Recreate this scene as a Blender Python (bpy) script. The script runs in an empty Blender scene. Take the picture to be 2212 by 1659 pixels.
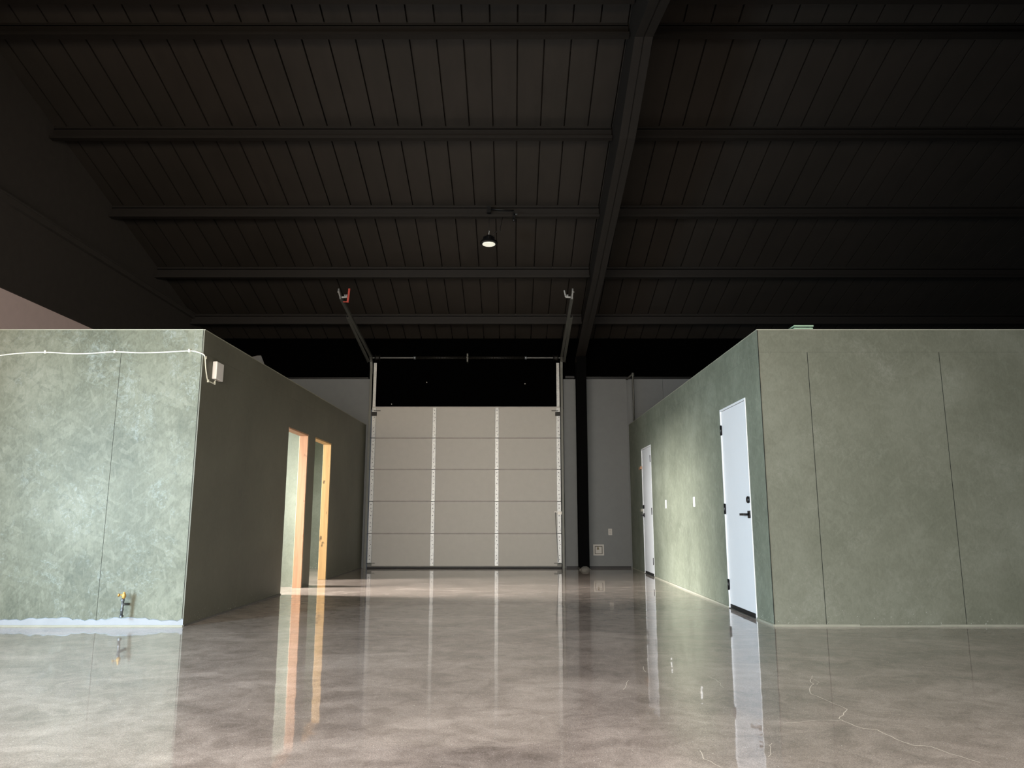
import bpy, bmesh, math, random
from mathutils import Vector, Matrix
random.seed(7)
C = bpy.context.scene.collection
PI = math.pi
F = 1601.0; PITCH = math.radians(10.11); EYE = 0.944
cp, sp = math.cos(PITCH), math.sin(PITCH)

# ---------- measuring helpers (photo pixel -> point on a real plane) ----------
def ray(px, py):
    u = (829.5 - py) / F
    return Vector(((px - 1106) / F, cp - sp * u, sp + cp * u))
def on_y(px, py, y):
    r = ray(px, py); return Vector((r.x / r.y * y, y, EYE + r.z / r.y * y))
def on_z(px, py, z):
    r = ray(px, py); k = (z - EYE) / r.z; return Vector((r.x * k, r.y * k, z))
def on_x(px, py, x):
    r = ray(px, py); k = x / r.x; return Vector((x, r.y * k, EYE + r.z * k))

# ---------- mesh helpers ----------
class MB:
    def __init__(s): s.bm = bmesh.new()
    def _fin(s, fs, mi, sm=False):
        for f in fs: f.material_index = mi; f.smooth = sm
    def box(s, x0, x1, y0, y1, z0, z1, mi=0, M=None):
        vs = [Vector((x, y, z)) for z in (z0, z1) for y in (y0, y1) for x in (x0, x1)]
        if M: vs = [M @ v for v in vs]
        v = [s.bm.verts.new(p) for p in vs]
        fs = [s.bm.faces.new([v[i] for i in q]) for q in
              ((0, 2, 3, 1), (4, 5, 7, 6), (0, 1, 5, 4), (2, 6, 7, 3), (0, 4, 6, 2), (1, 3, 7, 5))]
        s._fin(fs, mi); return s
    def prism(s, pts, d, mi=0):      # polygon pts (3D) extruded by vector d
        d = Vector(d); a = [s.bm.verts.new(Vector(p)) for p in pts]; b = [s.bm.verts.new(Vector(p) + d) for p in pts]
        n = len(pts); fs = [s.bm.faces.new(a[::-1]), s.bm.faces.new(b)]
        for i in range(n): fs.append(s.bm.faces.new((a[i], a[(i + 1) % n], b[(i + 1) % n], b[i])))
        s._fin(fs, mi); return s
    def bar(s, p, q, w, h, mi=0, up=(0, 0, 1)):   # rectangular bar from p to q
        p, q = Vector(p), Vector(q); d = q - p; L = d.length; d.normalize()
        up = Vector(up); x = d.cross(up); x.normalize(); z = x.cross(d)
        M = Matrix((x, d, z)).transposed().to_4x4(); M.translation = p
        return s.box(-w / 2, w / 2, 0, L, -h / 2, h / 2, mi, M)
    def tube(s, pts, r, n=12, mi=0):
        pts = [Vector(p) for p in pts]; rings = []; prev = None
        for i, p in enumerate(pts):
            d = (pts[min(i + 1, len(pts) - 1)] - pts[max(i - 1, 0)]).normalized()
            if prev is None:
                prev = d.orthogonal().normalized()
            x = (prev - d * prev.dot(d))
            x = x.normalized() if x.length > 1e-6 else d.orthogonal().normalized()
            prev = x; y = d.cross(x)
            rr = r[i] if isinstance(r, (list, tuple)) else r
            rings.append([s.bm.verts.new(p + (x * math.cos(2 * PI * k / n) + y * math.sin(2 * PI * k / n)) * rr) for k in range(n)])
        fs = []
        for a, b in zip(rings, rings[1:]):
            for k in range(n): fs.append(s.bm.faces.new((a[k], a[(k + 1) % n], b[(k + 1) % n], b[k])))
        s._fin(fs, mi, True)
        caps = [s.bm.faces.new(rings[0][::-1]), s.bm.faces.new(rings[-1])]
        s._fin(caps, mi); return s
    def lathe(s, c, prof, n=32, mi=0, axis='z'):   # prof: (r, h)
        c = Vector(c); rings = []
        for r, h in prof:
            ring = []
            for k in range(n):
                a = 2 * PI * k / n; u, v = math.cos(a) * r, math.sin(a) * r
                o = {'z': (u, v, h), 'x': (h, u, v), 'y': (v, h, u)}[axis]
                ring.append(s.bm.verts.new(c + Vector(o)))
            rings.append(ring)
        fs = []
        for a, b in zip(rings, rings[1:]):
            for k in range(n): fs.append(s.bm.faces.new((a[k], a[(k + 1) % n], b[(k + 1) % n], b[k])))
        s._fin(fs, mi, False)
        s._fin([s.bm.faces.new(rings[0][::-1]), s.bm.faces.new(rings[-1])], mi); return s
    def build(s, name, mats, parent=None, bevel=0.0, label=None):
        bmesh.ops.recalc_face_normals(s.bm, faces=s.bm.faces)
        me = bpy.data.meshes.new(name); s.bm.to_mesh(me); s.bm.free()
        for m in (mats if isinstance(mats, (list, tuple)) else [mats]): me.materials.append(m)
        o = bpy.data.objects.new(name, me); C.objects.link(o)
        if parent is not None:
            o.parent = parent
            o.matrix_parent_inverse = Matrix.Translation(parent.location).inverted()
        if bevel:
            md = o.modifiers.new('bevel', 'BEVEL'); md.width = bevel; md.segments = 2; md.limit_method = 'ANGLE'
        if label: o['label'] = label
        return o
def empty(name, loc):
    o = bpy.data.objects.new(name, None); o.location = loc; C.objects.link(o); return o
def tag(o, label, cat, group=None, kind=None):
    o['label'] = label; o['category'] = cat
    if group: o['group'] = group
    if kind: o['kind'] = kind
    return o

# ---------- materials ----------
def lin(c): return tuple(((v / 255) / 12.92 if v / 255 <= .04045 else ((v / 255 + .055) / 1.055) ** 2.4) for v in c) + (1,)
class NT:
    def __init__(s, name):
        s.m = bpy.data.materials.new(name); s.m.use_nodes = True; s.t = s.m.node_tree
        s.b = s.t.nodes['Principled BSDF']; s.tc = s.t.nodes.new('ShaderNodeTexCoord')
    def n(s, typ, **kw):
        x = s.t.nodes.new(typ)
        for k, v in kw.items(): setattr(x, k, v)
        return x
    def l(s, a, b): s.t.links.new(a, b)
    def mapped(s, scale, rot=(0, 0, 0)):
        mp = s.n('ShaderNodeMapping'); mp.inputs['Scale'].default_value = scale; mp.inputs['Rotation'].default_value = rot
        s.l(s.tc.outputs['Object'], mp.inputs['Vector']); return mp.outputs[0]
    def noise(s, vec, scale, detail=4, rough=.6, dist=0):
        x = s.n('ShaderNodeTexNoise'); x.inputs['Scale'].default_value = scale; x.inputs['Detail'].default_value = detail
        x.inputs['Roughness'].default_value = rough; x.inputs['Distortion'].default_value = dist
        s.l(vec, x.inputs['Vector']); return x.outputs['Fac']
    def ramp(s, fac, stops):
        x = s.n('ShaderNodeValToRGB'); e = x.color_ramp.elements
        while len(e) < len(stops): e.new(.5)
        for el, (p, c) in zip(e, stops): el.position = p; el.color = c if len(c) == 4 else tuple(c) + (1,)
        s.l(fac, x.inputs[0]); return x.outputs['Color']
    def mix(s, fac, a, b, mode='MIX'):
        x = s.n('ShaderNodeMix', data_type='RGBA', blend_type=mode)
        for sock, v in ((x.inputs['Factor'], fac), (x.inputs['A'], a), (x.inputs['B'], b)):
            if hasattr(v, 'links') or isinstance(v, bpy.types.NodeSocket): s.l(v, sock)
            else: sock.default_value = v
        return x.outputs['Result']
    def bump(s, h, strength, dist=.01):
        x = s.n('ShaderNodeBump'); x.inputs['Strength'].default_value = strength; x.inputs['Distance'].default_value = dist
        s.l(h, x.inputs['Height']); s.l(x.outputs[0], s.b.inputs['Normal']); return x
def plain(name, col, rough=.5, metal=0.0, spec=.5, vary=.08, emis=None):
    t = NT(name); f = t.noise(t.mapped((1, 1, 1)), 9, 5)
    c = lin(col); lo = tuple(v * (1 - vary) for v in c[:3]) + (1,); hi = tuple(min(1, v * (1 + vary)) for v in c[:3]) + (1,)
    t.l(t.ramp(f, [(.3, lo), (.7, hi)]), t.b.inputs['Base Color'])
    t.b.inputs['Roughness'].default_value = rough; t.b.inputs['Metallic'].default_value = metal
    t.b.inputs['Specular IOR Level'].default_value = spec
    if emis: t.b.inputs['Emission Color'].default_value = lin(emis[0]); t.b.inputs['Emission Strength'].default_value = emis[1]
    return t.m
W0, W1 = (0, 0, 0, 1), (1, 1, 1, 1)

def sheathing(name, base, dark, light, scuff, amount, plane='xz', rough=.55):
    """green coated strand board: patchy colour, flake streaks, pale scuffs"""
    t = NT(name)
    v = t.mapped((1, 1, 1))
    big = t.noise(v, 1.1, 5, .65)
    col = t.ramp(big, [(.32, lin(dark)), (.52, lin(base)), (.72, lin(light))])
    # strand flakes: elongated cells at several angles, each with its own tone
    for ang, sx, sz, w_ in ((.2, 30, 9, .34), (1.15, 26, 8, .30), (-.8, 34, 10, .30)):
        rot = (0, ang, 0) if plane == 'xz' else (ang, 0, 0)
        wv = t.n('ShaderNodeMapping'); wv.vector_type = 'POINT'
        wv.inputs['Rotation'].default_value = rot; t.l(t.tc.outputs['Object'], wv.inputs['Vector'])
        w2 = t.n('ShaderNodeMapping'); w2.inputs['Scale'].default_value = (sx, sx, sz); t.l(wv.outputs[0], w2.inputs['Vector'])
        vn = t.n('ShaderNodeTexVoronoi'); vn.inputs['Scale'].default_value = 1; t.l(w2.outputs[0], vn.inputs['Vector'])
        sx_ = t.n('ShaderNodeSeparateColor'); t.l(vn.outputs['Color'], sx_.inputs[0])
        fc = t.ramp(sx_.outputs[0], [(.1, lin(dark)), (.55, lin(base)), (.95, lin(light))])
        msk = t.ramp(sx_.outputs[1], [(.45, W0), (.75, W1)])
        md = t.n('ShaderNodeMath', operation='MULTIPLY'); t.l(msk, md.inputs[0]); md.inputs[1].default_value = w_ * (.4 + .6 * amount)
        col = t.mix(md.outputs[0], col, fc)
    # fine grain
    g = t.noise(t.mapped((70, 70, 35)), 1, 3, .7)
    col = t.mix(.22, col, t.ramp(g, [(.3, lin(dark)), (.7, lin(light))]))
    # scuff clouds with swirls
    s1 = t.noise(v, 1.6, 6, .7, .8); s2 = t.noise(v, 16, 8, .85, 1.6)
    mm = t.n('ShaderNodeMath', operation='MULTIPLY'); t.l(s1, mm.inputs[0]); t.l(s2, mm.inputs[1])
    sm = t.ramp(mm.outputs[0], [(.28, W0), (.46, W1)])
    m2 = t.n('ShaderNodeMath', operation='MULTIPLY'); t.l(sm, m2.inputs[0]); m2.inputs[1].default_value = amount * .75
    col = t.mix(m2.outputs[0], col, lin(scuff))
    # white splashes of grout near the floor, rare higher up
    sep = t.n('ShaderNodeSeparateXYZ'); t.l(t.tc.outputs['Object'], sep.inputs[0])
    mr = t.n('ShaderNodeMapRange'); t.l(sep.outputs['Z'], mr.inputs['Value'])
    mr.inputs['From Min'].default_value = 0.0; mr.inputs['From Max'].default_value = .32
    mr.inputs['To Min'].default_value = .60; mr.inputs['To Max'].default_value = .76
    sn = t.noise(v, 55, 5, .75)
    gt = t.n('ShaderNodeMath', operation='SUBTRACT'); t.l(sn, gt.inputs[0]); t.l(mr.outputs[0], gt.inputs[1])
    col = t.mix(t.ramp(gt.outputs[0], [(0.0, W0), (.05, W1)]), col, lin((205, 208, 196)))
    t.l(col, t.b.inputs['Base Color'])
    t.b.inputs['Roughness'].default_value = rough
    t.b.inputs['Specular IOR Level'].default_value = .35
    t.bump(g, .12, .002)
    return t.m

M = {}
M['front_left'] = sheathing('green_board_scuffed', (98, 99, 82), (68, 71, 56), (128, 129, 113), (154, 164, 160), .9)
M['front_right'] = sheathing('green_board_plain', (106, 106, 91), (92, 93, 78), (124, 125, 110), (158, 158, 146), .38)
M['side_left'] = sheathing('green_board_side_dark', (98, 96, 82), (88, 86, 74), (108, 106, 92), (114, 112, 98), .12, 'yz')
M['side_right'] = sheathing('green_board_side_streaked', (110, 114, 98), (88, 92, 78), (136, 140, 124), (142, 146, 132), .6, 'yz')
M['room_inside'] = sheathing('green_board_room', (116, 122, 108), (100, 106, 94), (136, 142, 130), (150, 160, 148), .3)
M['core'] = plain('stud_gap_dark', (22, 24, 18), .9)
M['edge'] = plain('board_edge_pale', (142, 140, 124), .7)
M['black_wall'] = plain('black_painted_wall', (3, 3, 3), .95, spec=.0)
M['steel_black'] = plain('dark_painted_steel', (26, 22, 18), .6, spec=.25)
M['column_black'] = plain('black_painted_column', (5, 5, 5), .9, spec=.05)
M['grey_wall'] = plain('grey_painted_wall', (108, 110, 109), .7, spec=.3, vary=.03)
M['pink_wall'] = plain('warm_white_wall', (228, 204, 196), .7, spec=.2, vary=.03)
M['door_white'] = plain('white_gloss_door', (222, 222, 222), .35, vary=.01)
M['plastic_white'] = plain('white_plastic', (232, 226, 216), .4, vary=.02)
M['cable_white'] = plain('white_cable_sheath', (236, 234, 214), .5, vary=.02)
M['black_metal'] = plain('black_hardware', (14, 14, 15), .35, .3)
M['upper_wall'] = plain('dark_brown_upper_wall', (62, 57, 52), .7, spec=.2)
M['galv'] = None
t = NT('galvanised_steel'); f = t.noise(t.mapped((1, 1, 1)), 30, 5)
t.l(t.ramp(f, [(.3, lin((150, 150, 148))), (.7, lin((178, 178, 174)))]), t.b.inputs['Base Color'])
t.b.inputs['Metallic'].default_value = .45; t.b.inputs['Roughness'].default_value = .42; M['galv'] = t.m
M['galv_dark'] = plain('dull_galvanised_track', (88, 88, 82), .5, .5)
M['panel'] = plain('door_panel_grey', (172, 168, 160), .5, vary=.025, spec=.3)
M['panel_edge'] = plain('door_joint_grey', (158, 152, 145), .5)
M['rubber'] = plain('black_rubber', (12, 11, 10), .6)
M['brass'] = plain('brass', (190, 152, 84), .45, .6)
M['valve_dull'] = plain('dull_dark_brass', (96, 84, 52), .6)
M['pipe'] = plain('grey_iron_pipe', (92, 96, 98), .4, .6)
M['red'] = plain('red_primer', (170, 60, 44), .6)
M['lens'] = plain('white_lamp_lens', (240, 238, 224), .4, vary=.02, emis=((236, 234, 214), .62))
M['spring'] = plain('dark_oiled_spring', (26, 24, 20), .5, .5)
M['conc'] = plain('grout_grey', (92, 89, 83), .8)
M['green_edge'] = plain('green_sheet_edge', (150, 176, 148), .7)
M['base_white'] = plain('bare_concrete_curb', (138, 140, 142), .75, vary=.06)
M['light_grey'] = plain('light_grey_board', (150, 146, 142), .7)

# wood
def wood(name, a, b):
    t = NT(name)
    n = t.noise(t.mapped((22, 22, 1.3)), 1, 6, .65, .6)
    k = t.noise(t.mapped((1, 1, .55)), 11, 3)
    c = t.ramp(n, [(.3, lin(a)), (.7, lin(b))])
    c = t.mix(t.ramp(k, [(.66, W0), (.74, W1)]), c, lin(tuple(int(v * .6) for v in a)))
    t.l(c, t.b.inputs['Base Color']); t.b.inputs['Roughness'].default_value = .6
    return t.m
M['wood_pink'] = wood('raw_fir_pinkish', (168, 124, 92), (192, 150, 116))
M['wood_yellow'] = wood('raw_pine_yellow', (170, 134, 84), (194, 158, 106))

# roof sheet
t = NT('dark_ribbed_roof_sheet')
n = t.noise(t.mapped((.5, .5, .5)), 2, 4); n2 = t.noise(t.mapped((6, 1.2, 1)), 2, 4)
c = t.ramp(n, [(.3, lin((37, 33, 28))), (.7, lin((44, 39, 34)))])
t.l(t.mix(.3, c, t.ramp(n2, [(.3, lin((31, 27, 23))), (.7, lin((48, 42, 36)))])), t.b.inputs['Base Color'])
t.b.inputs['Roughness'].default_value = .6; t.b.inputs['Specular IOR Level'].default_value = .25
M['roof'] = t.m

# polished concrete
t = NT('polished_concrete')
v = t.mapped((1, 1, 1))
n1 = t.noise(t.mapped((.8, 1.25, 1)), 1.5, 7, .62, .9); n2 = t.noise(v, 6, 8, .7, 1.0); n3 = t.noise(v, 60, 5, .7)
c = t.ramp(n1, [(.34, lin((96, 86, 79))), (.5, lin((140, 128, 119))), (.66, lin((196, 184, 174)))])
c = t.mix(.38, c, t.ramp(n2, [(.36, lin((92, 82, 76))), (.64, lin((206, 194, 185)))]))
c = t.mix(.25, c, t.ramp(n3, [(.3, lin((122, 110, 102))), (.72, lin((222, 210, 200)))]))
vo = t.n('ShaderNodeTexVoronoi'); vo.inputs['Scale'].default_value = 95; t.l(v, vo.inputs['Vector'])
sc = t.n('ShaderNodeSeparateColor'); t.l(vo.outputs['Color'], sc.inputs[0])
th = t.n('ShaderNodeMath', operation='MULTIPLY'); t.l(sc.outputs[0], th.inputs[0]); th.inputs[1].default_value = .17
lt = t.n('ShaderNodeMath', operation='LESS_THAN'); t.l(vo.outputs['Distance'], lt.inputs[0]); t.l(th.outputs[0], lt.inputs[1])
gt = t.n('ShaderNodeMath', operation='GREATER_THAN'); t.l(sc.outputs[1], gt.inputs[0]); gt.inputs[1].default_value = .6
an = t.n('ShaderNodeMath', operation='MULTIPLY'); t.l(lt.outputs[0], an.inputs[0]); t.l(gt.outputs[0], an.inputs[1])
n4 = t.noise(v, 170, 3, .8)
c = t.mix(.5, c, t.mix(t.ramp(n4, [(.38, W0), (.62, W1)]), lin((88, 78, 70)), lin((232, 220, 210))), 'OVERLAY')
c = t.mix(an.outputs[0], c, lin((246, 240, 232)))
t.l(c, t.b.inputs['Base Color'])
rr = t.n('ShaderNodeMapRange'); t.l(n1, rr.inputs['Value']); rr.inputs['To Min'].default_value = .34; rr.inputs['To Max'].default_value = .5
t.l(rr.outputs[0], t.b.inputs['Roughness'])
t.b.inputs['Specular IOR Level'].default_value = .3
t.b.inputs['Coat Weight'].default_value = 1.0; t.b.inputs['Coat Roughness'].default_value = .035; t.b.inputs['Coat IOR'].default_value = 1.62
w = t.noise(t.mapped((1, 1.6, 1)), 2.6, 2, .5, .3)
bp = t.n('ShaderNodeBump'); bp.inputs['Strength'].default_value = .35; bp.inputs['Distance'].default_value = .004
t.l(w, bp.inputs['Height']); t.l(bp.outputs[0], t.b.inputs['Coat Normal'])
M['floor'] = t.m
M['crack'] = plain('pale_crack_filler', (206, 196, 180), .6)
M['joint'] = plain('saw_joint', (176, 168, 158), .6)

# ---------- constants of the place ----------
YB = 14.05                     # back wall face
YF = 6.71; H = 2.65            # inner rooms: front face and height
XL = -5.92; XR = 11.5; Y0 = -0.9
def xl(y): return -2.86 + .011 * (y - YF)     # corridor face of the left room block
def xr(y): return 2.281 - .0073 * (y - YF)     # corridor face of the right room block
def zroof(y): return 8.444 - .29 * y if y >= 6.6 else 6.53 - .29 * (6.6 - y)

# ---------- floor ----------
mb = MB(); mb.box(XL - .2, XR + .2, Y0 - .2, YB + .4, -.1, 0)
def ribbon(pts, w, mi, z=.0012):
    pts = [Vector((p[0], p[1], z)) for p in pts]
    for a, b in zip(pts, pts[1:]):
        d = (b - a); 
        if d.length < 1e-5: continue
        nrm = Vector((-d.y, d.x, 0)).normalized() * w / 2
        vs = [mb.bm.verts.new(q) for q in (a - nrm, b - nrm, b + nrm, a + nrm)]
        mb.bm.faces.new(vs).material_index = mi
def crack(px, w, jag=.35):
    P = [on_z(x, y, 0) for x, y in px]; out = []
    for a, b in zip(P, P[1:]):
        n = max(2, int((b - a).length / .035))
        for i in range(n):
            k = i / n; p = a.lerp(b, k)
            if i: p += Vector((random.uniform(-1, 1), random.uniform(-1, 1), 0)) * .022 * jag
            out.append(p)
    out.append(P[-1]); ribbon(out, w, 1)
crack([(1755, 1460), (1750, 1470), (1758, 1478), (1749, 1488), (1753, 1500), (1778, 1510), (1800, 1520), (1830, 1533), (1822, 1545), (1812, 1553), (1822, 1558), (1865, 1574), (1895, 1577), (1935, 1597), (1975, 1611), (2010, 1613), (2050, 1628), (2118, 1648)], .0042)
crack([(1692, 1563), (1730, 1560), (1770, 1556), (1812, 1557), (1822, 1558)], .003, .2)
crack([(1512, 1622), (1520, 1640), (1545, 1652), (1560, 1659)], .003)
crack([(1668, 1606), (1664, 1622), (1660, 1636)], .002)
crack([(1758, 1468), (1770, 1474), (1765, 1480)], .002)
crack([(1390, 1440), (1395, 1452)], .003)
crack([(1358, 1470), (1352, 1482), (1346, 1490)], .003)
crack([(1530, 1461), (1548, 1469), (1563, 1486)], .0018)
# saw-cut joint in front of the rooms
ribbon([on_z(395, 1368, 0), on_z(1100, 1368, 0)], .005, 2)
ribbon([on_z(1100, 1368, 0), on_z(1690, 1371, 0)], .002, 2)
for k in range(34):
    x, y = random.uniform(-2.5, 3.6), random.uniform(3.1, 7)
    s_ = random.uniform(.002, .005); a = random.uniform(0, PI)
    ribbon([(x, y), (x + s_ * 2 * math.cos(a), y + s_ * 2 * math.sin(a))], s_, 1)
floor = mb.build('floor', [M['floor'], M['crack'], M['joint']])
tag(floor, 'glossy polished brown grey concrete floor with pale cracks', 'floor', kind='structure')

# ---------- ceiling: ribbed roof sheets on both slopes ----------
mb = MB()
def slope(ya, yb):
    za, zb = zroof(ya), zroof(yb)
    x = XL - .1; prof = []
    while x < XR + .1:
        prof += [(x, 0), (x + .278, 0), (x + .280, .05), (x + .294, .05), (x + .296, 0)]
        x += .305
    A = [mb.bm.verts.new((px, ya, za + h)) for px, h in prof]; B = [mb.bm.verts.new((px, yb, zb + h)) for px, h in prof]
    for i in range(len(prof) - 1): mb.bm.faces.new((A[i], A[i + 1], B[i + 1], B[i]))
slope(6.6, YB + .15); slope(6.6, Y0 - .1)
ceil = mb.build('ceiling', M['roof'])
tag(ceil, 'dark brown ribbed metal roof seen from inside', 'ceiling', kind='structure')

# ---------- building shell ----------
ZG = 3.545
DX0, DX1, DZ = -2.70, .945, 2.99
mb = MB()
def gw(x0, x1, z0, z1): mb.box(x0, x1, YB, YB + .12, z0, z1)
gw(XL, DX0 - .02, 0, ZG); gw(DX1 + .04, 1.235, 0, ZG); gw(1.395, 2.90, 0, ZG); gw(2.904, XR, 0, ZG); 
mb.box(DX0, DX1, YB + .12, YB + .16, 0, DZ, 1)
mb.box(1.235, 1.395, YB + .03, YB + .12, 0, ZG, 2)
mb.box(2.9, 2.904, YB + .01, YB + .1, 0, ZG, 2)
mb.box(XL, XR, YB + .04, YB + .14, ZG, 4.7, 2)
mb.box(DX0 - .02, DX1 + .04, YB + .02, YB + .13, DZ - .02, ZG, 2)
wb = mb.build('wall_back', [M['grey_wall'], M['core'], M['black_wall']])
tag(wb, 'grey painted end wall, black above the head of the grey panels', 'wall', kind='structure')
mb = MB(); mb.box(XL - .1, XL, Y0, YB + .15, 0, ZG); wl = mb.build('wall_left', M['pink_wall'])
tag(wl, 'pale pinkish side wall behind the scuffed green room', 'wall', kind='structure')
mb = MB(); mb.prism([(XL - .1, Y0, ZG), (XL - .1, YB + .15, ZG), (XL - .1, YB + .15, 4.36), (XL - .1, 6.6, 6.55), (XL - .1, Y0, 4.4)], (.12, 0, 0))
mb.box(XL + .02, XL + .08, Y0, YB, 4.53, 4.60)
mb.box(XL + .02, XL + .10, Y0, YB, 4.60, 4.62)
o = mb.build('wall_left_upper', M['upper_wall']); tag(o, 'dark upper half of the side wall with a long horizontal girt', 'wall', kind='structure')
mb = MB(); mb.prism([(XR, Y0, 0), (XR, YB + .15, 0), (XR, YB + .15, 4.36), (XR, 6.6, 6.55), (XR, Y0, 4.4)], (.12, 0, 0))
o = mb.build('wall_right', M['steel_black']); tag(o, 'dark far side wall of the hall', 'wall', kind='structure')
mb = MB(); mb.box(XL, XR, Y0 - .12, Y0, 0, 4.5)
o = mb.build('wall_front', M['grey_wall']); tag(o, 'end wall behind the viewer', 'wall', kind='structure')
# thin black ledge along the top of the grey wall, base line
mb = MB(); mb.box(XL, DX0 - .06, YB - .03, YB + .02, ZG, ZG + .03); mb.box(DX1 + .08, 1.2, YB - .05, YB + .04, ZG + .01, ZG + .05); mb.box(1.42, XR, YB - .04, YB + .03, ZG, ZG + .04)
o = mb.build('trim_1', M['black_metal']); tag(o, 'thin black ledge along the top of the grey end wall', 'trim', kind='structure')
mb = MB(); mb.box(DX1 + .06, 1.23, YB - .006, YB, 0, .035); mb.box(1.4, 2.2, YB - .006, YB, 0, .035)
o = mb.build('baseboard_back', M['rubber']); tag(o, 'black base line under the grey end wall', 'baseboard', kind='structure')
mb = MB(); mb.box(2.205, 2.222, YB - .02, YB, 0, ZG - .0)
o = mb.build('trim_2', M['grey_wall']); tag(o, 'grey corner strip where the end wall meets the streaked green room', 'trim', kind='structure')

# ---------- green boarded inner rooms ----------
def board_wall(name, p0, p1, n, useams, openings, mats, hseam=2.44, seam=.005, core=.10, label='', hgap=.001, top_edge=True, z1=H, zseams=None):
    """wall from p0 to p1 (plan points); n = outward normal; boards 12 mm in front of a core"""
    p0, p1 = Vector((*p0, 0)), Vector((*p1, 0)); d = (p1 - p0); L = d.length; d.normalize(); n = Vector((*n, 0)).normalized()
    Mx = Matrix((d, -n, Vector((0, 0, 1)))).transposed().to_4x4(); Mx.translation = p0
    mb = MB()
    us = sorted(set([0, L] + list(useams) + [e for o in openings for e in o[:2]]))
    zs = sorted(set([0, hseam, z1] + [o[2] for o in openings]))
    zl = lambda a, b: next((1 for o in openings if a >= o[0] - 1e-4 and b <= o[1] + 1e-4), 0)
    for a, b in zip(us, us[1:]):
        for c, e in zip(zs, zs[1:]):
            if any(a >= o[0] - 1e-4 and b <= o[1] + 1e-4 and e <= o[2] + 1e-4 for o in openings): continue
            g0 = seam / 2 if (a in useams and c < hseam) else 0
            g1 = seam / 2 if (b in useams and c < hseam) else 0
            h1 = hgap if abs(e - hseam) < 1e-4 else 0
            mb.box(a + g0, b - g1, 0, .012, c, e - h1, 0, Mx)
            if g1: mb.box(b - g1, b + g1, .0012, .012, c, e, 1, Mx)
            if h1: mb.box(a, b, .0012, .012, e - h1, e, 1, Mx)
            mb.box(a, b, .012, core, c, e, 1, Mx)
            mb.box(a, b, core, core + .012, c, e, 3, Mx)
    if top_edge: mb.box(0, L, -.004, .05, z1, z1 + .008, 2, Mx)
    o = mb.build(name, mats); tag(o, label, 'wall', kind='structure'); return o
mats = lambda a: [M[a], M['core'], M['edge'], M['room_inside']]
# left block
xc = xl(YF)
board_wall('wall_left_room_front', (XL, YF), (xc - .0125, YF), (0, -1), [XL * 0 + (-3.62 - XL), (-4.84 - XL)], [], mats('front_left'),
           label='brightly lit scuffed green board wall with a white cable along it', seam=.004)
yL1 = YB - .002
side_L = (yL1 - YF)
def sL(y): return y - YF
OP1, OP2, OPH = (9.36, 10.26), (10.60, 11.53), 2.06
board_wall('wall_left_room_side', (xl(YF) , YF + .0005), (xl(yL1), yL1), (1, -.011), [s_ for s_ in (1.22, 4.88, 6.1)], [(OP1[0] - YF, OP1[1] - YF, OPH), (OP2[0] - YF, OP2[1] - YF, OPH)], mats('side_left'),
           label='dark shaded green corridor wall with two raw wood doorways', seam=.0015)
mb = MB(); mb.box(xc - .0155, xc - .0115, YF - .001, YF + .003, .07, H)
o = mb.build('trim_3', M['core']); tag(o, 'thin dark corner joint of the scuffed green room', 'trim', kind='structure')
mb = MB(); mb.box(XL, xl(10.4) - .125, 10.36, 10.46, 0, H - .1)
o = mb.build('wall_left_room_partition', M['room_inside']); tag(o, 'sunlit green board partition seen through the first doorway', 'wall', kind='structure')
mb = MB(); mb.box(XL, -4.10, YB - .02, YB - .004, 0, H - .1); mb.box(-4.095, xl(YB) - .13, YB - .02, YB - .004, 0, H - .1)
o = mb.build('wall_left_room_back', M['room_inside']); tag(o, 'sunlit green board wall seen through the second doorway', 'wall', kind='structure')
mb = MB(); mb.prism([(XL, YF + .11, H - .1), (xl(YF) - .12, YF + .11, H - .1), (xl(YB) - .12, YB - .03, H - .1), (XL, YB - .03, H - .1)], (0, 0, .06))
o = mb.build('ceiling_left_room', M['light_grey']); tag(o, 'board lid over the scuffed green room', 'ceiling', kind='structure')
# curb of bare concrete under the left front wall + ragged line
mb = MB(); x = XL; top = []
while x < xc:
    top.append((x, .062 + random.uniform(-.009, .009) + .012 * math.sin(x * 9))); x += .035
top.append((xc, .06))
for (a, ha), (b, hb) in zip(top, top[1:]):
    mb.prism([(a, YF - .004, 0), (b, YF - .004, 0), (b, YF - .004, hb), (a, YF - .004, ha)], (0, .004, 0), 0)
    mb.prism([(a, YF - .0045, ha - .001), (b, YF - .0045, hb - .001), (b, YF - .0045, hb + .004), (a, YF - .0045, ha + .004)], (0, .004, 0), 1)
mb.box(XL, xc, YF - .012, YF - .004, 0, .012, 2)
o = mb.build('baseboard_left', [M['base_white'], M['pipe'], M['edge']]); tag(o, 'ragged white concrete curb under the scuffed green wall', 'baseboard', kind='structure')
mb = MB()
mb.prism([(xl(YF) , YF, 0), (xl(OP1[0]), OP1[0], 0), (xl(OP1[0]) + .008, OP1[0], 0), (xl(YF) + .008, YF, 0)], (0, 0, .014))
mb.prism([(xl(OP2[1] + .05), OP2[1] + .05, 0), (xl(YB), YB, 0), (xl(YB) + .006, YB, 0), (xl(OP2[1] + .05) + .006, OP2[1] + .05, 0)], (0, 0, .010))
o = mb.build('baseboard_left_corridor', M['conc']); tag(o, 'thin grout line under the dark corridor wall', 'baseboard', kind='structure')

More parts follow.
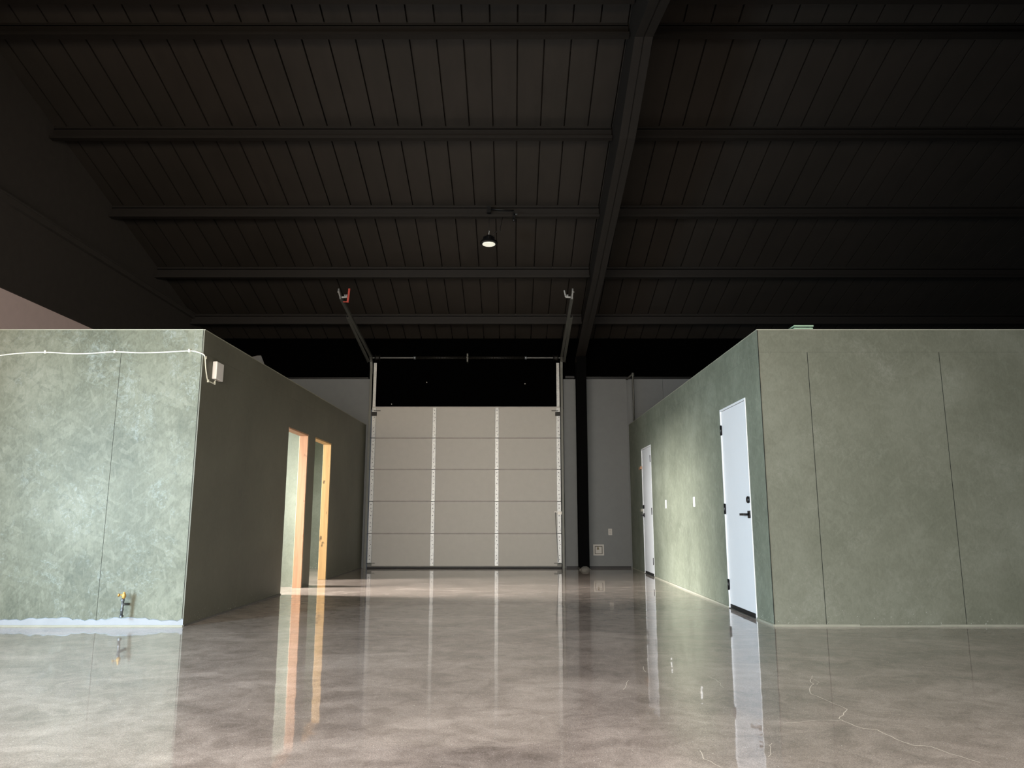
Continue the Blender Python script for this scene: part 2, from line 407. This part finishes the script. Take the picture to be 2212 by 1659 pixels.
# right block
board_wall('wall_right_room_front', (xr(YF), YF), (9.0, YF), (0, -1), [2.735 - xr(YF), 3.955 - xr(YF), 5.175 - xr(YF), 6.395 - xr(YF), 7.61 - xr(YF)], [], mats('front_right'),
           label='olive green board wall with long dark seams', seam=.006)
D1, D2, DH = (7.15, 8.04), (11.98, 12.84), 2.085
board_wall('wall_right_room_side', (xr(YF), YF), (xr(yL1), yL1), (-1, -.0073), [3.02, 4.24], [(D1[0] - YF, D1[1] - YF, DH), (D2[0] - YF, D2[1] - YF, DH)], mats('side_right'),
           label='lit streaky green corridor wall with two white doors', seam=.002)
mb = MB(); xq = xr(YF)
mb.box(xq - .001, xq + .005, YF - .003, YF, 0, H - .0)
o = mb.build('trim_4', M['core']); tag(o, 'thin dark corner joint between olive wall and white door wall', 'trim', kind='structure')
mb = MB(); x = xq
while x < 9:
    w_ = random.uniform(.15, .9); h_ = random.uniform(.010, .018); mb.box(x, min(9, x + w_), YF - random.uniform(.006, .012), YF, 0, h_); x += w_
o = mb.build('baseboard_right', M['edge']); tag(o, 'thin cream grout line under the olive green wall', 'baseboard', kind='structure')
mb = MB()
for a, b in ((YF, D1[0]), (D1[1], D2[0]), (D2[1], YB)):
    mb.prism([(xr(a), a, 0), (xr(b), b, 0), (xr(b) - .010, b, 0), (xr(a) - .010, a, 0)], (0, 0, .018))
o = mb.build('baseboard_right_corridor', M['edge']); tag(o, 'thin cream line under the wall with the white doors', 'baseboard', kind='structure')
mb = MB(); mb.box(xr(YF) + .12, 9.0, YF + .12, YB - .03, H - .1, H - .04)
o = mb.build('ceiling_right_room', M['light_grey']); tag(o, 'board lid over the olive green room', 'ceiling', kind='structure')
mb = MB(); mb.box(8.9, 9.0, YF + .12, YB - .03, 0, H)
o = mb.build('wall_right_room_end', M['core']); tag(o, 'outer end wall of the olive green room', 'wall', kind='structure')

# raw wood frames of the two doorways
for (a, b), mat, lab in ((OP1, 'wood_pink', 'raw pinkish wood frame of the nearer doorway in the dark green wall'), (OP2, 'wood_yellow', 'raw yellow pine frame of the farther doorway, next to the garage door')):
    r = empty('door_frame', (xl((a + b) / 2), (a + b) / 2, 0)); tag(r, lab, 'door frame', kind='structure')
    x_ = xl((a + b) / 2); T = .022
    MB().box(x_ - .118, x_ + .001, b - T, b, 0, OPH).build('jamb', M[mat], r, .003)
    MB().box(x_ - .118, x_ - .016, a - .001, a + .001, 0, OPH).build('jamb', M[mat], r, .003)
    MB().box(x_ - .118, x_ + .001, a + .001, b - T, OPH - .022, OPH).build('header', M[mat], r, .003)

# ---------- white doors in the right block ----------
def white_door(idx, a, b, hinge_far, lab):
    ym = (a + b) / 2; X = xr(ym)
    r = empty('door_%d' % idx, (X, ym, 0)); tag(r, lab, 'door', kind='structure')
    fr = MB(); fr.box(X - .004, X + .1, a, a + .02, 0, DH); fr.box(X - .004, X + .1, b - .02, b, 0, DH); fr.box(X - .004, X + .1, a + .02, b - .02, DH - .022, DH)
    fr.build('door_casing', M['door_white'], r, .002)
    MB().box(X + .006, X + .048, a + .023, b - .023, .045, DH - .025).build('door_leaf', M['door_white'], r, .002)
    MB().box(X + .006, X + .05, a + .023, b - .023, .004, .042).build('door_sweep', M['rubber'], r)
    mb = MB(); mb.box(X - .012, X + .06, a + .02, b - .02, 0, .006); mb.build('threshold', M['galv_dark'], r)
    hy = b - .022 if hinge_far else a + .022
    for hz in (1.86, 1.02, .24):
        h = MB(); h.tube([(X - .006, hy, hz - .055), (X - .006, hy, hz + .055)], .009, 10); h.box(X - .001, X + .004, hy - .014, hy + .014, hz - .05, hz + .05); h.build('hinge', M['black_metal'], r)
    ly = a + .075 if hinge_far else b - .075; s_ = 1 if hinge_far else -1
    hd = MB(); hd.box(X - .004, X + .008, ly - .032, ly + .032, .925, .995)
    hd.tube([(X + .004, ly, .96), (X - .045, ly, .96)], .011, 12)
    hd.bar((X - .047, ly - s_ * .012, .96), (X - .047, ly + s_ * .125, .96), .014, .022)
    hd.build('lever_handle', M['black_metal'], r, .002)
    MB().lathe((X + .006, ly, 1.10), [(.033, 0), (.033, -.012), (.028, -.018)], 24, 0, 'x').build('deadbolt', M['black_metal'], r)
    if hinge_far: MB().box(X - .0055, X + .01, a + .008, a + .016, .93, 1.0).box(X - .0055, X + .01, a + .008, a + .016, 1.07, 1.13).build('strike_plate', M['pipe'], r)
    return r
white_door(2, *D1, True, 'large white door with black lever nearest the olive wall corner')
white_door(3, *D2, False, 'narrow looking white door farther along the corridor, beside the column')
X = xr(12.95)
o = MB().bar((X - .014, 12.80, 1.765), (X - .014, 12.97, 1.755), .028, .045).build('wood_shim', M['wood_pink'], None, .002)
tag(o, 'small pinkish wood block at the head of the farther white door', 'wood block')
o = MB().bar((X - .014, 12.83, 1.045), (X - .014, 12.96, 1.045), .028, .05).build('wood_shim', M['edge'], None, .002)
tag(o, 'small cream wood block above the lever of the farther white door', 'wood block')

# light switches
def switch(px, py, lab):
    p = on_x(px, py, xr(10)); X = xr(p.y)
    r = empty('light_switch', (X, p.y, p.z)); tag(r, lab, 'light switch')
    MB().box(X - .007, X + .001, p.y - .037, p.y + .037, p.z - .06, p.z + .06).build('switch_plate', M['door_white'], r, .002)
    MB().box(X - .011, X - .006, p.y - .016, p.y + .016, p.z - .034, p.z + .034).build('rocker', M['plastic_white'], r, .001)
switch(1440, 1089, 'white light switch on the green wall, nearer the far white door')
switch(1499, 1084, 'white light switch on the green wall, nearer the large white door')

# ---------- end wall fittings ----------
p = on_y(1318, 1149, YB)
r = empty('wall_outlet', p); tag(r, 'white electrical outlet on the grey end wall', 'outlet')
MB().box(p.x - .036, p.x + .036, YB - .008, YB, p.z - .058, p.z + .058).build('outlet_plate', M['panel'], r, .002)
for dz in (-.025, .025):
    MB().box(p.x - .016, p.x + .016, YB - .011, YB - .007, p.z + dz - .015, p.z + dz + .015).build('receptacle', M['panel_edge'], r, .002)
p = on_y(1293, 1188, YB)
r = empty('utility_box', p); tag(r, 'square white recessed utility box with a small brass valve, by the column foot', 'utility box')
mb = MB(); a, b = .10, .072
for (x0, x1, z0, z1) in ((-a, a, b, a), (-a, a, -a, -b), (-a, -b, -b, b), (b, a, -b, b)): mb.box(p.x + x0, p.x + x1, YB - .014, YB, p.z + z0, p.z + z1)
mb.build('box_flange', M['panel'], r, .002)
mb = MB(); mb.box(p.x - .072, p.x + .072, YB - .0015, YB + .0, p.z - .072, p.z + .072, 1); mb.box(p.x - .058, p.x + .058, YB - .006, YB - .001, p.z - .062, p.z + .056, 0)
mb.build('box_back', [M['panel'], M['conc']], r)
mb = MB(); mb.lathe((p.x - .012, YB - .02, p.z + .01), [(.022, 0), (.022, .012), (.010, .02), (.010, .05)], 16)
mb.box(p.x - .022, p.x - .002, YB - .026, YB - .006, p.z + .04, p.z + .058); mb.build('valve', M['valve_dull'], r)
# conduit standing above the right room
p = on_y(1367, 812, 13.85); q = on_y(1372, 916, 13.85)
o = MB().tube([(p.x, 13.85, H - .3), (p.x, 13.85, p.z), (p.x - .004, 13.85, p.z + .03), (p.x - .03, 13.86, p.z + .015), (p.x - .11, 13.95, p.z - .05)], .017, 12)
o.lathe((p.x, 13.85, p.z + .012), [(.026, -.02), (.03, 0), (.026, .045)], 14)
o = o.build('conduit_pipe', M['galv_dark']); tag(o, 'slim grey conduit rising over the green room before the grey end wall', 'conduit')

# ---------- steel frame ----------
r = empty('steel_frame', (1.3, 13.8, 0)); tag(r, 'dark tapered steel roof beam running to a black column beside the garage door', 'steel frame')
prof = [(13.95, 2.90), (13.7, 2.98), (10.7, 3.53), (7.74, 4.19), (6.59, 4.65), (5.85, 4.47), (3.5, 4.0), (-.8, 3.4)]
prof = [(y, z + .944) for y, z in prof]
mb = MB(); mb.prism([(1.294, y, z) for y, z in prof] + [(1.294, -.8, zroof(-.8) - .02), (1.294, 6.6, zroof(6.6) - .02), (1.294, 13.95, zroof(13.95) - .02)], (.012, 0, 0))
mb.build('beam_web', M['steel_black'], r)
mb = MB()
for (ya, za), (yb, zb) in zip(prof, prof[1:]):
    mb.prism([(1.21, ya, za), (1.21, yb, zb), (1.21, yb, zb + .016), (1.21, ya, za + .016)], (.18, 0, 0))
mb.build('bottom_flange', M['steel_black'], r)
mb = MB(); mb.box(1.212, 1.388, 13.60, 13.615, .03, 3.9); mb.box(1.212, 1.388, 13.93, 13.945, .03, 3.9); mb.box(1.294, 1.306, 13.61, 13.935, .03, 3.9)
for zz in (.9, 1.8, 2.7): mb.box(1.22, 1.38, 13.62, 13.93, zz, zz + .01)
mb.build('column', M['column_black'], r)
mb = MB(); mb.box(1.20, 1.40, 13.55, 13.97, .0, .02)
mb.lathe((1.30, 13.55, 0), [(.085, 0), (.08, .03), (.055, .055), (.03, .065)], 16); mb.build('column_foot', M['conc'], r)

# ---------- roof purlins ----------
PY = [6.95, 7.36, 8.82, 10.31, 11.80, 13.23]
names = ['ridge', 'second', 'third', 'fourth', 'fifth', 'sixth']
def purlin(y, x0, x1, lab):
    z = 8.244 - .29 * y; mb = MB()
    c = [(0, .02), (0, .205), (.05, .19), (.05, .185), (.006, .195), (.006, .02)]
    mb.box(x0, x1, y, y + .008, z + .006, z + .212)         # web
    mb.box(x0, x1, y - .075, y + .004, z, z + .008)         # lower flange towards the ridge
    mb.box(x0, x1, y - .080, y - .075, z, z + .035)         # lip
    mb.box(x0, x1, y, y + .07, z + .18 - .02, z + .192 - .02)         # upper flange
    o = mb.build('roof_purlin', M['steel_black']); tag(o, lab, 'roof purlin'); return o
where = ['topmost in view, at the roof ridge', 'second down from the ridge', 'third down from the ridge', 'level with the hanging lamp hook', 'just above the upper track ends', 'lowest one, just above the door shaft']
whereR = ['topmost in view at the ridge', 'second down from the ridge', 'third down from the ridge', 'fourth down from the ridge', 'fifth down from the ridge', 'lowest of its bay']
for i, y in enumerate(PY):
    purlin(y, XL + .02, 1.28, 'dark roof purlin over the garage door, ' + where[i])
    purlin(y, 1.32, XR, 'dark roof purlin over the olive green room, ' + whereR[i])

# ---------- high bay lamp ----------
Y = 10.27; c = on_y(1056, 521, Y)
r = empty('high_bay_lamp', c); tag(r, 'round black high bay lamp with a pale lens hanging from the dark roof', 'hanging lamp')
mb = MB(); mb.lathe((c.x, Y, c.z), [(.118, -.045), (.13, -.035), (.125, -.01), (.10, .0), (.075, .012), (.068, .06), (.045, .065), (.04, .085)], 36)
for k in range(16):
    a = k * PI / 8; mb.bar((c.x + .03 * math.cos(a), Y + .03 * math.sin(a), c.z + .035), (c.x + .085 * math.cos(a), Y + .085 * math.sin(a), c.z + .035), .006, .05)
mb.build('lamp_housing', M['black_metal'], r)
MB().lathe((c.x, Y, c.z), [(.092, -.052), (.095, -.040)], 36).build('lamp_lens', M['lens'], r)
MB().tube([(c.x, Y, c.z + .08), (c.x, Y, c.z + .13), (c.x + .008, Y, c.z + .145), (c.x, Y, c.z + .16)], .006, 8).build('hook', M['galv'], r)
zt = 8.244 - .29 * 10.31
MB().tube([(c.x, Y, c.z + .155), (c.x, Y, zt + .02)], .0022, 6).build('hanger_wire', M['black_metal'], r)
MB().tube([(c.x + .03, Y, c.z + .07), (c.x + .09, Y, c.z + .13), (c.x + .15, Y, c.z + .165), (c.x + .18, Y, c.z + .14), (c.x + .165, Y, c.z + .19), (c.x + .2, Y, zt)], .004, 8).build('power_cord', M['black_metal'], r)
p = on_y(1110, 478, 10.22)
mb = MB(); mb.tube([(c.x + .0, 10.22, zt + .11), (p.x, 10.22, zt + .09)], .008, 8); mb.box(c.x - .03, c.x + .03, 10.2, 10.24, zt + .05, zt + .15); mb.box(p.x - .02, p.x + .02, 10.19, 10.22, zt - .05, zt + .05); mb.tube([(p.x, 10.2, zt - .03), (p.x, 10.2, zt - .09)], .012, 8)
mb.box(p.x + .0, p.x + .05, 10.19, 10.21, zt + .01, zt + .025, 1)
o = mb.build('junction_conduit', [M['black_metal'], M['pipe']]); tag(o, 'short black conduit and box on the purlin above the lamp', 'conduit')

# ---------- garage door ----------
YD = 14.0
r = empty('door_1', ((DX0 + DX1) / 2, YD, 0)); tag(r, 'tall grey sectional garage door of five panels with galvanised stiles', 'garage door', kind='structure')
x0, x1 = -2.662, .912; nS = 5; hS = (DZ - .02) / nS
for i in range(nS):
    z0 = .035 + i * (DZ - .035) / nS; z1 = .035 + (i + 1) * (DZ - .035) / nS
    mb = MB(); mb.box(x0, x1, YD, YD + .045, z0 + .002, z1 - .002)
    mb.box(x0, x1, YD - .006, YD + .01, z0 + .003, z0 + .017, 1); mb.box(x0, x1, YD - .006, YD + .01, z1 - .016, z1 - .003, 1)
    if i == 4: mb.box(x0, x1, YD - .008, YD + .04, z1 - .002, z1 + .01, 0)
    sec = mb.build('door_section', [M['panel'], M['panel_edge']], r)
    for j, xs in enumerate((x0 + .035, -1.475, -.285, x1 - .035)):
        w_ = .034 if j in (0, 3) else .031
        mb = MB(); mb.box(xs - w_, xs + w_, YD - .011, YD, z0 + .012, z1 - .012, 0)
        mb.box(xs - w_ - .004, xs - w_, YD - .008, YD, z0 + .012, z1 - .012, 2); mb.box(xs + w_, xs + w_ + .004, YD - .008, YD, z0 + .012, z1 - .012, 2)
        for k in range(8):
            if k in (3,) : continue
            zz = z0 + .06 + k * (z1 - z0 - .12) / 7; dx = .014 if k in (5, 0) else 0
            mb.box(xs + dx - .006, xs + dx + .006, YD - .0125, YD - .0105, zz - .007, zz + .007, 1)
        mb.build('stile', [M['galv'], M['black_metal'], M['pipe']], sec)
for i in range(1, nS):
    z0 = .035 + i * (DZ - .035) / nS
    for xs in (x0 + .035, -1.475, -.285, x1 - .035):
        mb = MB(); mb.box(xs - .032, xs + .032, YD - .018, YD - .011, z0 - .03, z0 - .004); mb.box(xs - .032, xs + .032, YD - .018, YD - .011, z0 + .006, z0 + .03)
        mb.tube([(xs - .034, YD - .02, z0), (xs + .034, YD - .02, z0)], .007, 8, 1); mb.build('hinge', [M['galv'], M['pipe']], r)
for z0 in [.09] + [.035 + i * (DZ - .035) / nS for i in range(1, nS)] + [DZ - .1]:
    for s_, xe in ((-1, x0), (1, x1)):
        MB().tube([(xe - s_ * .06, YD - .03, z0), (xe + s_ * .03, YD - .03, z0)], .006, 8).lathe((xe + s_ * .03, YD - .03, z0), [(.022, -.006), (.022, .006)], 16, 0, 'x').build('roller', M['pipe'], r)
MB().box(x0, x1, YD - .006, YD + .04, .004, .034).build('bottom_seal', M['rubber'], r)
mb = MB(); mb.box(x0, x1, YD - .014, YD - .006, .028, .040)
mb.build('bottom_rail', M['galv_dark'], r)
for s_, xe in ((-1, x0 + .04), (1, x1 - .04)):
    mb = MB(); mb.box(xe - .05, xe + .05, YD - .05, YD - .012, DZ - .17, DZ - .10, 0); mb.box(min(xe, xe - s_ * .12), max(xe, xe - s_ * .12), YD - .03, YD - .014, DZ - .075, DZ - .065, 0); mb.build('top_bracket', M['spring'], r)
    mb = MB(); mb.box(min(xe - .05, xe - s_ * .1), max(xe + .05, xe - s_ * .1), YD - .03, YD - .012, .09, .10, 0); mb.box(xe - .04, xe + .04, YD - .022, YD - .012, .045, .10, 0); mb.build('bottom_bracket', M['galv_dark'], r)
mb = MB(); mb.bar((x1 - .125, YD - .03, 1.02), (x1 + .02, YD - .03, 1.02), .014, .016); mb.box(x1 - .065, x1 + .01, YD - .028, YD - .012, .975, 1.01); mb.build('slide_lock', M['plastic_white'], r)
MB().tube([(x1 - .105, YD - .035, 1.015), (x1 - .10, YD - .035, .8), (x1 - .07, YD - .03, .35), (x1 - .055, YD - .03, .12)], .0045, 6).build('pull_rope', M['pipe'], r)
# lift cable drums & shaft
ZS = on_y(1010, 773, 13.93).z; yS = 13.93
r = empty('torsion_shaft', ((DX0 + DX1) / 2, yS, ZS)); tag(r, 'slim steel torsion shaft with dark springs above the garage door', 'door shaft')
MB().tube([(-2.74, yS, ZS), (1.0, yS, ZS)], .0125, 12).build('shaft', M['galv'], r)
for a, b in ((-1.86, -.87), (-.84, .25)):
    mb = MB(); mb.tube([(a, yS, ZS), (b, yS, ZS)], .030, 14)
    k = a
    while k < b: mb.lathe((k, yS, ZS), [(.030, 0), (.034, .006), (.030, .012)], 14, 0, 'x'); k += .03
    mb.build('spring', M['spring'], r)
for xx in (-1.87, .26): MB().lathe((xx, yS, ZS), [(.03, -.02), (.036, -.01), (.036, .02), (.02, .03)], 16, 0, 'x').build('spring_cone', M['pipe'], r)
for xx in (-2.58, .84): MB().lathe((xx, yS, ZS), [(.05, -.05), (.068, -.045), (.045, -.03), (.045, .03), (.068, .04), (.05, .05)], 24, 0, 'x').build('cable_drum', M['spring'], r)
mb = MB(); mb.box(-.868, -.842, yS - .02, YB + .02, ZS - .08, ZS + .08); mb.lathe((-.855, yS, ZS), [(.03, -.02), (.03, .02)], 14, 0, 'x'); mb.build('centre_bracket', M['galv_dark'], r)
for xx in (-2.70, .96):
    mb = MB(); mb.box(xx - .006, xx + .006, yS - .06, YB + .02, ZS - .07, ZS + .07); mb.build('bearing_plate', M['galv_dark'], r)
# tracks
def track(side, lab, end):
    s_ = -1 if side < 0 else 1; xe = x0 if side < 0 else x1; X = xe + s_ * .035
    r = empty('door_track', (X, YD, 0)); tag(r, lab, 'door track')
    mb = MB(); mb.box(min(X, X + s_ * .008), max(X, X + s_ * .008), YD - .06, YD + .05, 0, ZS - .12)
    mb.box(X - .022, X + .022, YD - .062, YD - .056, 0, ZS - .12)
    mb.build('vertical_track', M['galv_dark'], r)
    xa = xe - s_ * .005; mb = MB(); mb.box(min(xa, xa - s_ * .055), max(xa, xa - s_ * .055), YD - .02, YD - .012, DZ + .01, ZS - .09); mb.build('wall_angle', M['galv'], r)
    P = Vector((X + s_ * .02, 13.93, ZS - .03)); pts = [Vector((X, YD - .05, ZS - .32)), Vector((X, YD - .055, ZS - .2)), Vector((X, YD - .09, ZS - .08)), Vector((X, YD - .18, ZS + .0))]
    E = Vector((X + s_ * .01, 11.27, 4.335)) if side < 0 else Vector((X, 11.27, 4.335))
    mb = MB()
    allp = pts + [E]
    for a, b in zip(allp, allp[1:]): mb.bar(a, b, .045, .012); mb.bar(a + Vector((-s_ * .02, 0, .02)), b + Vector((-s_ * .02, 0, .02)), .006, .045)
    mb.build('upper_track', M['galv_dark'], r)
    k = pts[-1].lerp(E, .86); mb = MB(); o_ = Vector((s_ * .045, 0, 0))
    mb.bar(pts[-2] + o_, pts[-1].lerp(E, .70) + o_, .045, .01); mb.bar(pts[-2] + o_ * 1.5, pts[-1].lerp(E, .70) + o_ * 1.5 + Vector((0, 0, .02)), .006, .05)
    mb.build('support_angle', M['galv_dark'], r)
    mb = MB(); mb.bar(E + Vector((0, .02, 0)), E + Vector((0, -.14, .09)), .02, .05); mb.bar(E + Vector((0, .02, .01)), E + Vector((-s_ * .1, .03, .02)), .03, .02)
    mb.lathe(E + Vector((-s_ * .07, 0, .04)), [(.013, -.01), (.013, .01)], 8); mb.lathe(E + Vector((-s_ * .1, 0, .04)), [(.013, -.01), (.013, .01)], 8)
    mb.lathe(E + Vector((s_ * .02, -.08, .07)), [(.012, -.01), (.012, .01)], 8)
    mb.bar(E + Vector((0, -.1, .08)), E + Vector((0, -.1, .18)), .02, .006)
    mb.build('end_bracket', M['galv'], r)
    mb = MB()
    if end == 'red': mb.bar(E + Vector((.11, .03, -.07)), E + Vector((.13, .03, .16)), .014, .03); mb.bar(E + Vector((.03, .06, -.05)), E + Vector((.12, .06, -.05)), .02, .014)
    else: mb.bar(E + Vector((-.10, .03, .02)), E + Vector((-.12, .03, .13)), .01, .02)
    mb.build('stop_arm', M['red'] if end == 'red' else M['galv'], r, label='red stop arm' if end == 'red' else None)
    mb = MB(); mb.bar(E + Vector((0, .25, -.03)), Vector((E.x, E.y + .25, zroof(E.y + .25) - .01)), .03, .004); mb.build('hanger_strap', M['spring'], r)
track(-1, 'garage door track on the wood doorways side, red stop at its top', 'red')
track(1, 'garage door track beside the black column, bare metal top', 'plain')
# small pale fastener dots on the black header
for px, py, lab in ((922, 826, 'pale bolt head on the black header, left of centre'), (846, 873, 'tiny pale bolt head low on the black header'), (1134, 829, 'tiny pale bolt head high on the black header beside the column side')):
    p = on_y(px, py, YB + .02); o = MB().lathe((p.x, YB + .02, p.z), [(.011, 0), (.009, -.006)], 10, 0, 'y').build('bolt_head', M['panel']); tag(o, lab, 'bolt')

# ---------- cable, alarm box, pipe on the left room ----------
YW = YF - .006
r = empty('white_cable', on_y(248, 760, YW)); tag(r, 'white cable clipped along the top of the scuffed green wall', 'cable')
pp = [(-60, 778), (0, 768), (45, 763), (98, 761), (160, 764), (200, 763), (248, 760), (300, 762), (350, 761), (409, 758), (428, 761)]
pts = [on_y(x, y, YW) for x, y in pp]
def smooth(P, n=6):
    out = []
    for i in range(len(P) - 1):
        a, b, c_, d = P[max(i - 1, 0)], P[i], P[i + 1], P[min(i + 2, len(P) - 1)]
        for k in range(n):
            t_ = k / n; out.append(.5 * ((2 * b) + (c_ - a) * t_ + (2 * a - 5 * b + 4 * c_ - d) * t_ ** 2 + (3 * b - a - 3 * c_ + d) * t_ ** 3))
    out.append(P[-1]); return out
side = [(443, 774), (444, 792), (446, 808), (449, 822), (456, 826), (462, 828), (465, 822), (467, 816)]
pts2 = [Vector((xl(YF) + .006, YF + .0, on_y(438, 766, YW).z))]
for x, y in side:
    X = xl(6.9) + .006; q = on_x(x, y, X); q.y = max(q.y, YF + .01); pts2.append(q)
MB().tube(smooth(pts + pts2), .0055, 8).build('cable_run', M['cable_white'], r)
for x, y in ((98, 761), (248, 760), (409, 758)):
    p = on_y(x, y, YW); MB().box(p.x - .008, p.x + .008, YF - .014, YF, p.z - .012, p.z + .016).tube([(p.x, YF - .012, p.z + .012), (p.x, YF - .018, p.z + .012)], .004, 8).build('cable_clip', M['cable_white'], r)
for x, y in ((443, 773), (448, 823), (462, 828)):
    X = xl(6.85); p = on_x(x, y, X); p.y = max(p.y, YF + .02); MB().box(X, X + .014, p.y - .008, p.y + .008, p.z - .012, p.z + .014).build('cable_clip', M['cable_white'], r)
X = xl(7.0); a_ = on_x(470, 803, X + .02)
r = empty('access_point', (X, a_.y, a_.z)); tag(r, 'small white wall box with a cable on the dark green corner wall', 'wall box')
MB().box(X + .002, X + .046, a_.y - .085, a_.y + .085, a_.z - .085, a_.z + .085).build('box_case', M['plastic_white'], r, .006)
MB().box(X, X + .004, a_.y - .075, a_.y + .075, a_.z - .075, a_.z + .075).build('mounting_plate', M['panel'], r)

c = on_y(267, 1308, YF - .06)
r = empty('pipe_stub', (c.x, YF - .06, c.z)); tag(r, 'short grey pipe with a brass valve standing off the scuffed green wall', 'pipe')
yy = YF - .075; zt = on_y(267, 1293, yy).z; zb = on_y(266, 1333, yy).z; z9 = on_y(268, 1279, yy).z
mb = MB(); mb.tube([(c.x - .006, yy, zb), (c.x, yy, zt)], .011, 14)
for zz, rr in ((zb + .006, .017), (zb + .06, .014), (zt - .012, .016)): mb.lathe((c.x - .004, yy, zz), [(rr, -.008), (rr, .008)], 14)
zc = (zt + zb) / 2 + .03
mb.tube([(c.x, yy, zc), (c.x + .01, yy + .03, zc - .002), (c.x + .012, YF, zc - .006)], .0115, 12)
mb.build('pipe_run', M['pipe'], r)
mb = MB(); mb.lathe((c.x + .003, yy, zt), [(.010, 0), (.016, .01), (.018, .025), (.014, .04), (.010, .045), (.010, z9 - zt)], 16); mb.build('valve_body', M['brass'], r)
mb = MB(); mb.tube([(c.x, yy, zt + .03), (c.x - .03, yy - .01, zt + .03)], .006, 8); mb.lathe((c.x - .035, yy - .012, zt + .03), [(.010, -.008), (.014, -.003), (.014, .003), (.010, .008)], 12, 0, 'x'); mb.build('valve_knob', M['brass'], r)

# loose board lying on the left room roof
a_ = on_x(541, 773, xl(8.5) - .08); b_ = on_x(564, 768, xl(8.5) - .08); c_ = on_x(576, 795, xl(8.5) - .08)
o = MB().prism([(a_.x, a_.y, H - .04), (a_.x, a_.y, a_.z), (b_.x, b_.y, b_.z), (c_.x, c_.y, c_.z - .02), (c_.x, c_.y + .02, H - .04)], (-.04, 0, 0)).build('board_offcut', M['light_grey'])
tag(o, 'grey board corner sticking up over the dark green wall', 'board')
# green sheets stacked on the right room roof
for k in range(2):
    a = on_y(1715, 704, YF + .0); b = on_y(1757, 704, YF)
    z0 = H + .010 + k * .024
    o = MB().box(a.x - .0, b.x - (.0 if k else .008), YF - .004, YF + 1.2, z0, z0 + .013).build('green_sheet', [M['green_edge']])
    tag(o, ('upper' if k else 'lower') + ' of the two green sheets stacked on top of the olive wall', 'sheet', 'green sheets on the olive room')
o = MB(); a = on_y(1720, 704, YF)
o.box(a.x, a.x + .14, YF + .02, YF + .2, H + .0235, H + .0335); o = o.build('spacer_board', M['core']); tag(o, 'dark spacer between the two green sheets on the olive wall', 'spacer')

# ---------- lights ----------
def area(name, loc, aim, sx, sy, power, col, spread=180):
    l = bpy.data.lights.new(name, 'AREA'); l.shape = 'RECTANGLE'; l.size = sx; l.size_y = sy; l.energy = power; l.color = col; l.spread = math.radians(spread)
    o = bpy.data.objects.new(name, l); C.objects.link(o); o.location = loc
    o.rotation_euler = (Vector(aim) - Vector(loc)).to_track_quat('-Z', 'Y').to_euler(); return o
area('side_window_light', (XL + .05, 3.5, 1.15), (2.5, 7.4, .2), 1.5, 1.7, 500, (.62, .83, 1.0), 118)
area('storefront_light', (-1.0, Y0 + .05, 1.5), (-1.0, 5, -1.75), 8.0, 2.2, 900, (.97, .965, .97), 130)
area('added_warm_fill_light', (-2.0, Y0 + .05, 2.9), (-2.0, 6.7, 3.1), 7.0, .9, 95, (1.0, .84, .62), 80)  # warm fill added to tint the wall tops, not an actual transom window
area('room_window_light', (XL + .05, 9.82, 1.95), (0, 9.85, -.2), .85, .9, 340, (1.0, .985, .96), 62)
area('far_room_window_light', (XL + .05, 11.05, 1.95), (0, 11.05, -.2), .85, .9, 480, (1.0, .985, .96), 110)
w = bpy.data.worlds.new('world'); bpy.context.scene.world = w; w.use_nodes = True
w.node_tree.nodes['Background'].inputs[0].default_value = (.5, .55, .6, 1); w.node_tree.nodes['Background'].inputs[1].default_value = .1

# ---------- camera ----------
cd = bpy.data.cameras.new('camera'); cam = bpy.data.objects.new('camera', cd); C.objects.link(cam)
cd.sensor_width = 36; cd.lens = 36 * F / 2212; cam.location = (0, 0, EYE); cam.rotation_euler = (PI / 2 + PITCH, 0, 0)
cd.clip_start = .05; bpy.context.scene.camera = cam
sc = bpy.context.scene
sc.view_settings.view_transform = 'Standard'; sc.view_settings.look = 'None'; sc.view_settings.exposure = 0
sc.cycles.max_bounces = 8; sc.cycles.diffuse_bounces = 5; sc.cycles.glossy_bounces = 4; sc.cycles.sample_clamp_indirect = 6
sc.cycles.use_denoising = True
